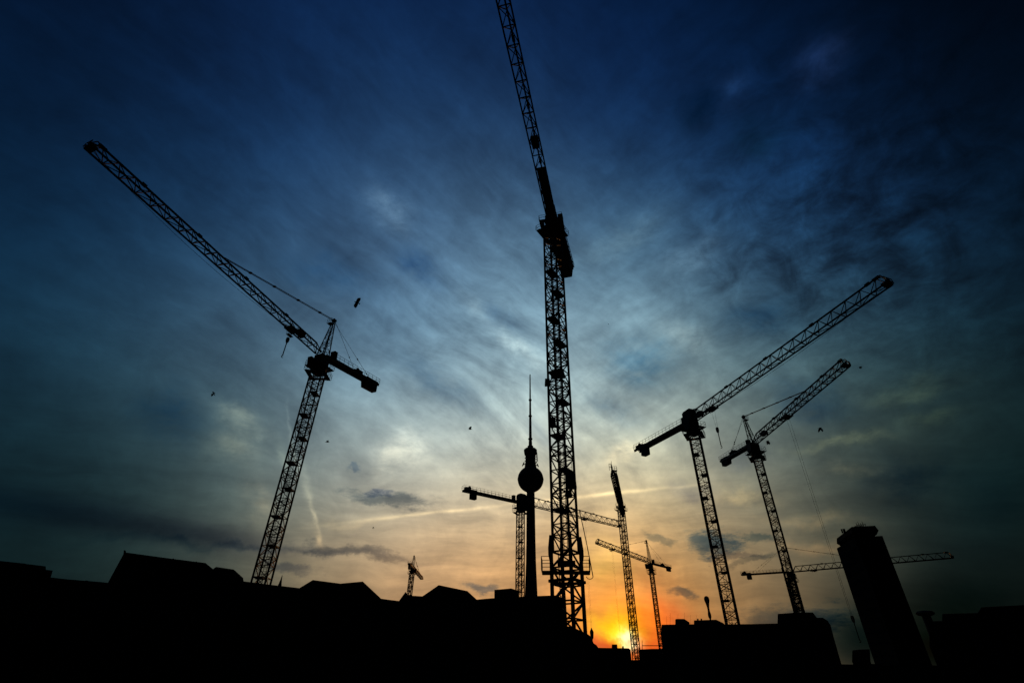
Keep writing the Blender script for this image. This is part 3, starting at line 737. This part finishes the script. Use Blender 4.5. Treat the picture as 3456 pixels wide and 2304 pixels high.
# broad colours of the evening sky, given for a net of directions
xs = (0, 432, 864, 1296, 1728, 2160, 2592, 3024, 3456)
NET = {
 -160: ((1,8,24),(3,17,45),(6,26,62),(5,25,62),(4,24,60),(3,22,56),(1,12,34),(0,5,16),(0,1,5)),
 130: ((2,15,38),(6,28,63),(11,35,77),(12,37,79),(11,35,78),(7,31,74),(2,21,52),(1,10,28),(0,3,10)),
 420: ((5,27,56),(11,40,78),(20,49,90),(30,61,102),(32,62,102),(17,46,90),(8,33,74),(3,20,49),(0,8,20)),
 768: ((7,34,59),(22,54,88),(38,68,104),(68,99,135),(84,116,145),(60,92,120),(28,58,94),(14,38,69),(3,16,30)),
 1152: ((12,39,62),(38,68,95),(70,98,122),(88,122,151),(118,148,168),(116,144,160),(60,88,106),(27,53,69),(5,22,33)),
 1500: ((11,35,47),(43,69,84),(94,117,130),(140,168,182),(168,195,203),(188,208,206),(106,130,132),(50,71,71),(6,22,26)),
 1690: ((10,31,42),(35,59,68),(101,116,115),(166,177,172),(208,212,194),(226,228,200),(150,154,138),(60,74,68),(5,19,20)),
 1850: ((6,24,28),(27,48,48),(100,104,92),(188,166,130),(228,196,146),(248,208,130),(156,134,102),(58,61,51),(1,9,9)),
 2000: ((3,15,16),(18,32,29),(92,84,66),(192,144,100),(220,160,102),(250,170,84),(126,95,66),(18,23,21),(0,3,3)),
 2150: ((0,6,7),(9,17,14),(78,66,48),(170,114,72),(206,126,66),(234,104,32),(56,45,35),(4,8,8),(0,1,1)),
}
warp0 = noise(D, 2.2, 3).outputs['Color']
Dw = vm('NORMALIZE', mad(vm('SUBTRACT', warp0, (.5, .5, .5)), (.08, .08, .05), D))
num = None; den = None
KG = 72.0
for y, row in NET.items():
    for x, c in zip(xs, row):
        w = mth('EXPONENT', mth('MULTIPLY_ADD', vm('DOT_PRODUCT', Dw, tuple(dirv(x, y))), KG, -KG))
        cc = tuple(v/255 for v in c)
        num = mad(comb(w, w, w), cc, num if num is not None else (0, 0, 0))
        den = mth('ADD', w, den if den is not None else 0.0)
num = vm('ADD', num, tuple(.004*v for v in (.012, .03, .06))); den = mth('ADD', den, .004)
base = vm('DIVIDE', num, comb(den, den, den))
# streaks of high cloud: three drifts, falling to the right, rising to the right, and flat low down
Ds = mad(vm('SUBTRACT', noise(D, 2.4, 3).outputs['Color'], (.5, .5, .5)), (.16, .16, .16), D)
def drift(p0, p1, seed, across, along, det=7):
    A, B = dirv(*p0), dirv(*p1); M = (A+B).normalized(); t = (B-A).normalized(); n_ = M.cross(t).normalized()
    return noise(comb(mth('MULTIPLY_ADD', vm('DOT_PRODUCT', Ds, tuple(t)), along, seed), mth('MULTIPLY', vm('DOT_PRODUCT', Ds, tuple(n_)), across), mth('MULTIPLY', vm('DOT_PRODUCT', Ds, tuple(M)), along)), 1.0, det, .6).outputs['Fac']
def sstep(v, lo, hi):
    n = nn('ShaderNodeMapRange', interpolation_type='SMOOTHSTEP'); put(n.inputs[0], v); n.inputs[1].default_value = lo; n.inputs[2].default_value = hi; return n.outputs[0]
def mix(a, b, f): return mth('ADD', mth('MULTIPLY', a, mth('SUBTRACT', 1.0, f)), mth('MULTIPLY', b, f))
sp3 = nn('ShaderNodeSeparateXYZ'); nt.links.new(Ds, sp3.inputs[0])
fr_ = sstep(sp3.outputs[0], .02, .22); fl_ = sstep(sp3.outputs[2], .42, .22)
st = mix(mix(drift((1250, 850), (1850, 1300), 1.7, 11, 3.2), drift((2050, 1000), (2650, 620), 5.2, 9, 3.4), fr_), drift((700, 1800), (2500, 1800), 9.1, 20, 2.6), fl_)
st2 = mix(drift((1250, 850), (1850, 1300), 3.3, 26, 6), drift((700, 1800), (2500, 1800), 2.1, 48, 5), fl_)
lump = noise(D, 5.5, 7, .6, 2.1, .4).outputs['Fac']
fine = noise(mad(D, (1.0, 1.0, 2.2), (3., 1., 2.)), 17, 6, .62, 2.1, .3).outputs['Fac']
def blob(v, c0, c1, hw, soft=1.0):
    """elongated gaussian patch from photo direction c0 to c1 with half width hw (photo pixels)"""
    m = ((c0[0]+c1[0])/2, (c0[1]+c1[1])/2); C0, C1, M0 = dirv(*c0), dirv(*c1), dirv(*m)
    t = (C1-C0); hl = t.length/2; t = (t-M0*t.dot(M0)).normalized(); n_ = M0.cross(t)
    px = math.sqrt(1+((m[0]-CX)/F)**2+((m[1]-CY)/F)**2); h = hw/F/px
    aa = vm('DOT_PRODUCT', v, tuple(t/hl)); bb = vm('DOT_PRODUCT', v, tuple(n_/h)); cc = vm('DOT_PRODUCT', v, tuple(M0))
    g = mth('EXPONENT', mth('MULTIPLY', mth('ADD', mth('MULTIPLY', aa, aa), mth('MULTIPLY', bb, bb)), -1.0))
    return mth('MULTIPLY', g, mth('GREATER_THAN', cc, 0.0))
# cloud brightness
ripl = noise(mad(Ds, (1.0, 1.0, 1.0), (7., 3., 5.)), 14, 5, .6, 2.1, .9).outputs['Fac']
soft = noise(Ds, 2.7, 5, .55, 2.0, .6).outputs['Fac']
core = mth('MULTIPLY_ADD', blob(D, (1250, 1250), (2350, 1250), 620), .66, .46)
amp = mth('ADD', mth('MULTIPLY', mth('SUBTRACT', st, .5), 1.25), mth('MULTIPLY', mth('SUBTRACT', st2, .5), .5))
amp = mth('ADD', amp, mth('MULTIPLY', mth('SUBTRACT', lump, .5), .55))
amp = mth('ADD', mth('MULTIPLY', amp, core), mth('MULTIPLY', mth('SUBTRACT', soft, .5), .6))
mott = mth('MULTIPLY', mth('ADD', .16, blob(D, (2650, 1150), (3250, 300), 520)), mth('ADD', mth('SUBTRACT', fine, .5), mth('MULTIPLY', mth('SUBTRACT', ripl, .44), 1.15)))
amp = mth('ADD', amp, mth('MULTIPLY', mott, 1.55))
gain = mth('MULTIPLY_ADD', amp, .85, 1.0)
col = vm('MULTIPLY', base, comb(gain, mth('MULTIPLY_ADD', amp, .82, 1.0), mth('MULTIPLY_ADD', amp, .74, 1.0)))
# single clouds: (from, to, half width, colour change, raggedness)
wa = noise(D, 11, 5, .6).outputs['Color']
Dr = vm('NORMALIZE', mad(vm('SUBTRACT', wa, (.5, .5, .5)), (.075, .075, .075), D))
Dc = vm('NORMALIZE', mad(vm('SUBTRACT', noise(D, 9, 4).outputs['Color'], (.5, .5, .5)), (.012, .012, .012), D))
Dm = vm('NORMALIZE', mad(vm('SUBTRACT', noise(D, 26, 4).outputs['Color'], (.5, .5, .5)), (.02, .02, .02), D))
wisp = noise(mad(D, (1.0, 1.0, 3.4), (5., 2., 1.)), 24, 6, .68, 2.1, .2).outputs['Fac']
FEAT = [
 ((3060, 2210), (3240, 2190), 70, (-24, -20, -16), 4),
 ((620, 1832), (1440, 1892), 12, (-26, -22, -14), 1),
 ((2870, 2180), (3400, 1990), 120, (-24, -20, -18), 4), ((2760, 2190), (3000, 2120), 85, (-52, -34, -22), 4), ((3150, 1900), (3500, 1500), 160, (-10, -4, 0), 4),
 ((1240, 660), (1400, 760), 55, (30, 32, 30), 1), ((1560, 1000), (1660, 1090), 26, (26, 26, 22), 1), ((1690, 1140), (1840, 1240), 28, (56, 54, 44), 1),
 ((2060, 1550), (2180, 1500), 34, (60, 50, 34), 1), ((1280, 1560), (1430, 1480), 55, (58, 52, 40), 1),
 ((730, 1360), (880, 1420), 30, (38, 34, 22), 1), ((770, 1420), (900, 1470), 26, (38, 34, 22), 1), ((700, 1480), (860, 1560), 50, (32, 28, 18), 1), ((840, 1650), (900, 1760), 40, (26, 20, 12), 1),
 ((2230, 1120), (2380, 1180), 50, (30, 28, 22), 1), ((2240, 900), (2420, 830), 60, (18, 18, 16), 1), ((2000, 860), (2240, 740), 50, (16, 16, 12), 1),
 ((2700, 1520), (3000, 1470), 20, (30, 28, 14), 1), ((2760, 1600), (2950, 1580), 18, (24, 20, 12), 1), ((2950, 1340), (3200, 1290), 30, (20, 20, 10), 1), ((3060, 1420), (3250, 1390), 26, (18, 18, 8), 1),
 ((2600, 1752), (2860, 1764), 20, (24, 16, 8), 1), ((2640, 1840), (2900, 1850), 22, (26, 16, 8), 1), ((2400, 1690), (2620, 1670), 20, (26, 20, 10), 1),
 ((1560, 1718), (2260, 1648), 5.5, (54, 46, 30), 0), ((1180, 1762), (1660, 1705), 5.5, (36, 31, 20), 0), ((1060, 1790), (1300, 1752), 14, (14, 11, 6), 1), ((1950, 1680), (2200, 1652), 8, (36, 32, 22), 0),
 ((968, 1370), (985, 1500), 5, (18, 18, 15), 2), ((982, 1490), (1008, 1590), 6, (30, 29, 22), 2), ((950, 1500), (975, 1590), 18, (18, 18, 12), 1), ((1022, 1580), (1048, 1700), 13, (26, 25, 19), 2), ((1046, 1680), (1072, 1800), 6, (38, 34, 25), 2), ((1064, 1790), (1082, 1850), 9, (34, 26, 16), 2),
 ((1160, 1652), (1480, 1714), 22, (-58, -50, -38), 3), ((1230, 1650), (1330, 1660), 12, (-30, -26, -12), 3), ((1170, 1565), (1220, 1580), 10, (-30, -24, -12), 3),
 ((2300, 1815), (2500, 1822), 34, (-84, -54, -24), 3), ((2170, 1812), (2300, 1826), 13, (-52, -36, -20), 3), ((2490, 1812), (2640, 1826), 14, (-44, -30, -18), 3), ((2380, 1860), (2560, 1880), 12, (-36, -30, -18), 3),
 ((2255, 1996), (2345, 2004), 17, (-72, -44, -16), 3), ((2400, 1895), (2640, 1885), 10, (-36, -28, -18), 3),
 ((1000, 1850), (1400, 1890), 17, (-42, -36, -26), 3), ((880, 1900), (1080, 1930), 13, (-28, -24, -14), 3),
 ((-200, 1665), (900, 1832), 50, (-11, -16, -13), 4), ((560, 1790), (1000, 1860), 32, (-19, -19, -13), 4), ((1580, 1990), (1680, 2012), 15, (-66, -42, -16), 3),
 ((2480, 2110), (2860, 2070), 40, (-44, -28, -12), 3), ((2050, 1200), (2260, 1240), 75, (-46, -36, -22), 1), ((2440, 1100), (2700, 1040), 60, (-20, -18, -12), 1), ((2600, 1310), (2860, 1380), 60, (-26, -22, -10), 1),
 ((2260, 1640), (2420, 1690), 26, (-34, -30, -16), 1), ((2420, 1560), (2600, 1540), 40, (-20, -18, -10), 1), ((2900, 1640), (3200, 1600), 70, (-22, -20, -12), 1),
 ((500, 1330), (640, 1480), 80, (-16, -12, -4), 1), ((1000, 900), (1250, 960), 60, (-14, -12, -8), 1), ((1350, 860), (1480, 930), 45, (-22, -20, -12), 1), ((1620, 1040), (1760, 1100), 30, (-18, -16, -10), 1),
 ((1380, 1230), (1620, 1380), 40, (-24, -20, -12), 1), ((1740, 1420), (1960, 1540), 30, (-18, -16, -10), 1), ((1950, 1330), (2200, 1420), 40, (-24, -20, -12), 1),
 ((2470, 520), (2650, 420), 80, (-6, -10, -20), 1), ((2680, 230), (2860, 180), 70, (12, 14, 22), 1), ((2290, 420), (2420, 330), 60, (-8, -12, -20), 1), ((2420, 340), (2520, 260), 50, (8, 10, 14), 1),
]
rg = mth('MULTIPLY_ADD', mth('SUBTRACT', fine, .5), 2.6, 1.0); rg = mth('MINIMUM', mth('MAXIMUM', rg, .15), 1.45)
for c0, c1, hw, dc, ragged in FEAT:
    g = blob((Dc, Dr, Dm, Dr, D)[ragged], c0, c1, hw*(1.25 if ragged == 3 else 1))
    if ragged == 3:
        g = mth('MULTIPLY', sstep(mth('ADD', g, mth('MULTIPLY', mth('SUBTRACT', wisp, .5), 1.5)), .18, .9), sstep(g, .02, .2))
    elif ragged == 4: pass
    elif ragged: g = mth('MULTIPLY', g, rg)
    else: g = mth('MULTIPLY', g, mth('MULTIPLY', mth('MAXIMUM', mth('SUBTRACT', lump, .22), 0.0), 3.0))
    col = mad(comb(g, g, g), tuple(v/255 for v in dc), col)
# the low sun behind thin cloud
SUNP = (2106, 2138)
for c0, c1, hw, dc in (((1880, 2040), (2290, 2070), 140, (16, -4, -14)), ((2005, 2090), (2195, 2115), 62, (22, 32, -20)), ((2022, 2088), (2130, 2152), 33, (20, 64, -12)), ((2080, 2124), (2140, 2166), 20, (50, 110, 170)), ((2100, 1960), (1995, 1840), 70, (16, 22, 2)), ((2140, 2100), (2300, 2115), 75, (14, -30, -16)), ((1920, 2178), (2260, 2182), 30, (-20, -58, -18))):
    g = blob(Dr, c0, c1, hw); col = mad(comb(g, g, g), tuple(v/255 for v in dc), col)
col = vm('MAXIMUM', col, (0, 0, 0))
s0 = nn('ShaderNodeSeparateXYZ'); nt.links.new(col, s0.inputs[0])
cool = mth('MAXIMUM', mth('SUBTRACT', s0.outputs[2], s0.outputs[0]), 0.0)
col = mad(comb(cool, cool, cool), (.025, .03, -.03), col)
warm = mth('MAXIMUM', mth('SUBTRACT', s0.outputs[0], s0.outputs[2]), 0.0)
col = mad(comb(warm, warm, warm), (.06, .0, -.08), col)
sep = nn('ShaderNodeSeparateXYZ'); nt.links.new(col, sep.inputs[0])
def lin(v):
    p = mth('POWER', mth('MULTIPLY_ADD', v, 1/1.055, .055/1.055), 2.4)
    return mth('MAXIMUM', mth('SUBTRACT', p, mth('MULTIPLY', mth('MAXIMUM', mth('MULTIPLY_ADD', v, -25.0, 1.0), 0.0), .00083)), 0.0)
col = comb(*[lin(sep.outputs[i]) for i in range(3)])
sd = dirv(*SUNP); SEL = math.asin(sd.z); SAZ = math.atan2(sd.x, sd.y)
sky = nn('ShaderNodeTexSky', sky_type='NISHITA'); sky.sun_disc = False; sky.sun_elevation = SEL; sky.sun_rotation = SAZ
bg1 = nn('ShaderNodeBackground'); nt.links.new(col, bg1.inputs[0]); bg1.inputs[1].default_value = 1.0
bg2 = nn('ShaderNodeBackground'); nt.links.new(sky.outputs[0], bg2.inputs[0]); bg2.inputs[1].default_value = 0.0002
ad = nn('ShaderNodeAddShader'); nt.links.new(bg1.outputs[0], ad.inputs[0]); nt.links.new(bg2.outputs[0], ad.inputs[1])
out = nn('ShaderNodeOutputWorld'); nt.links.new(ad.outputs[0], out.inputs['Surface'])
wd.cycles.sampling_method = 'MANUAL'; wd.cycles.sample_map_resolution = 256
ld_ = bpy.data.lights.new('sun', 'SUN'); ld_.energy = 0.5; ld_.angle = rad(.5); ld_.color = (1, .42, .13)
lo = bpy.data.objects.new('sun', ld_); C.objects.link(lo); lo.rotation_euler = sd.to_track_quat('Z', 'Y').to_euler()
#SKYEND
# ------------------------------------------------------------------ render
sc.view_settings.view_transform = 'Standard'; sc.view_settings.look = 'None'; sc.view_settings.exposure = 0; sc.view_settings.gamma = 1
sc.render.film_transparent = False
sc.cycles.use_adaptive_sampling = True; sc.cycles.adaptive_threshold = .015; sc.cycles.adaptive_min_samples = 24; sc.cycles.time_limit = 420
sc.cycles.max_bounces = 2; sc.cycles.diffuse_bounces = 1; sc.cycles.glossy_bounces = 1
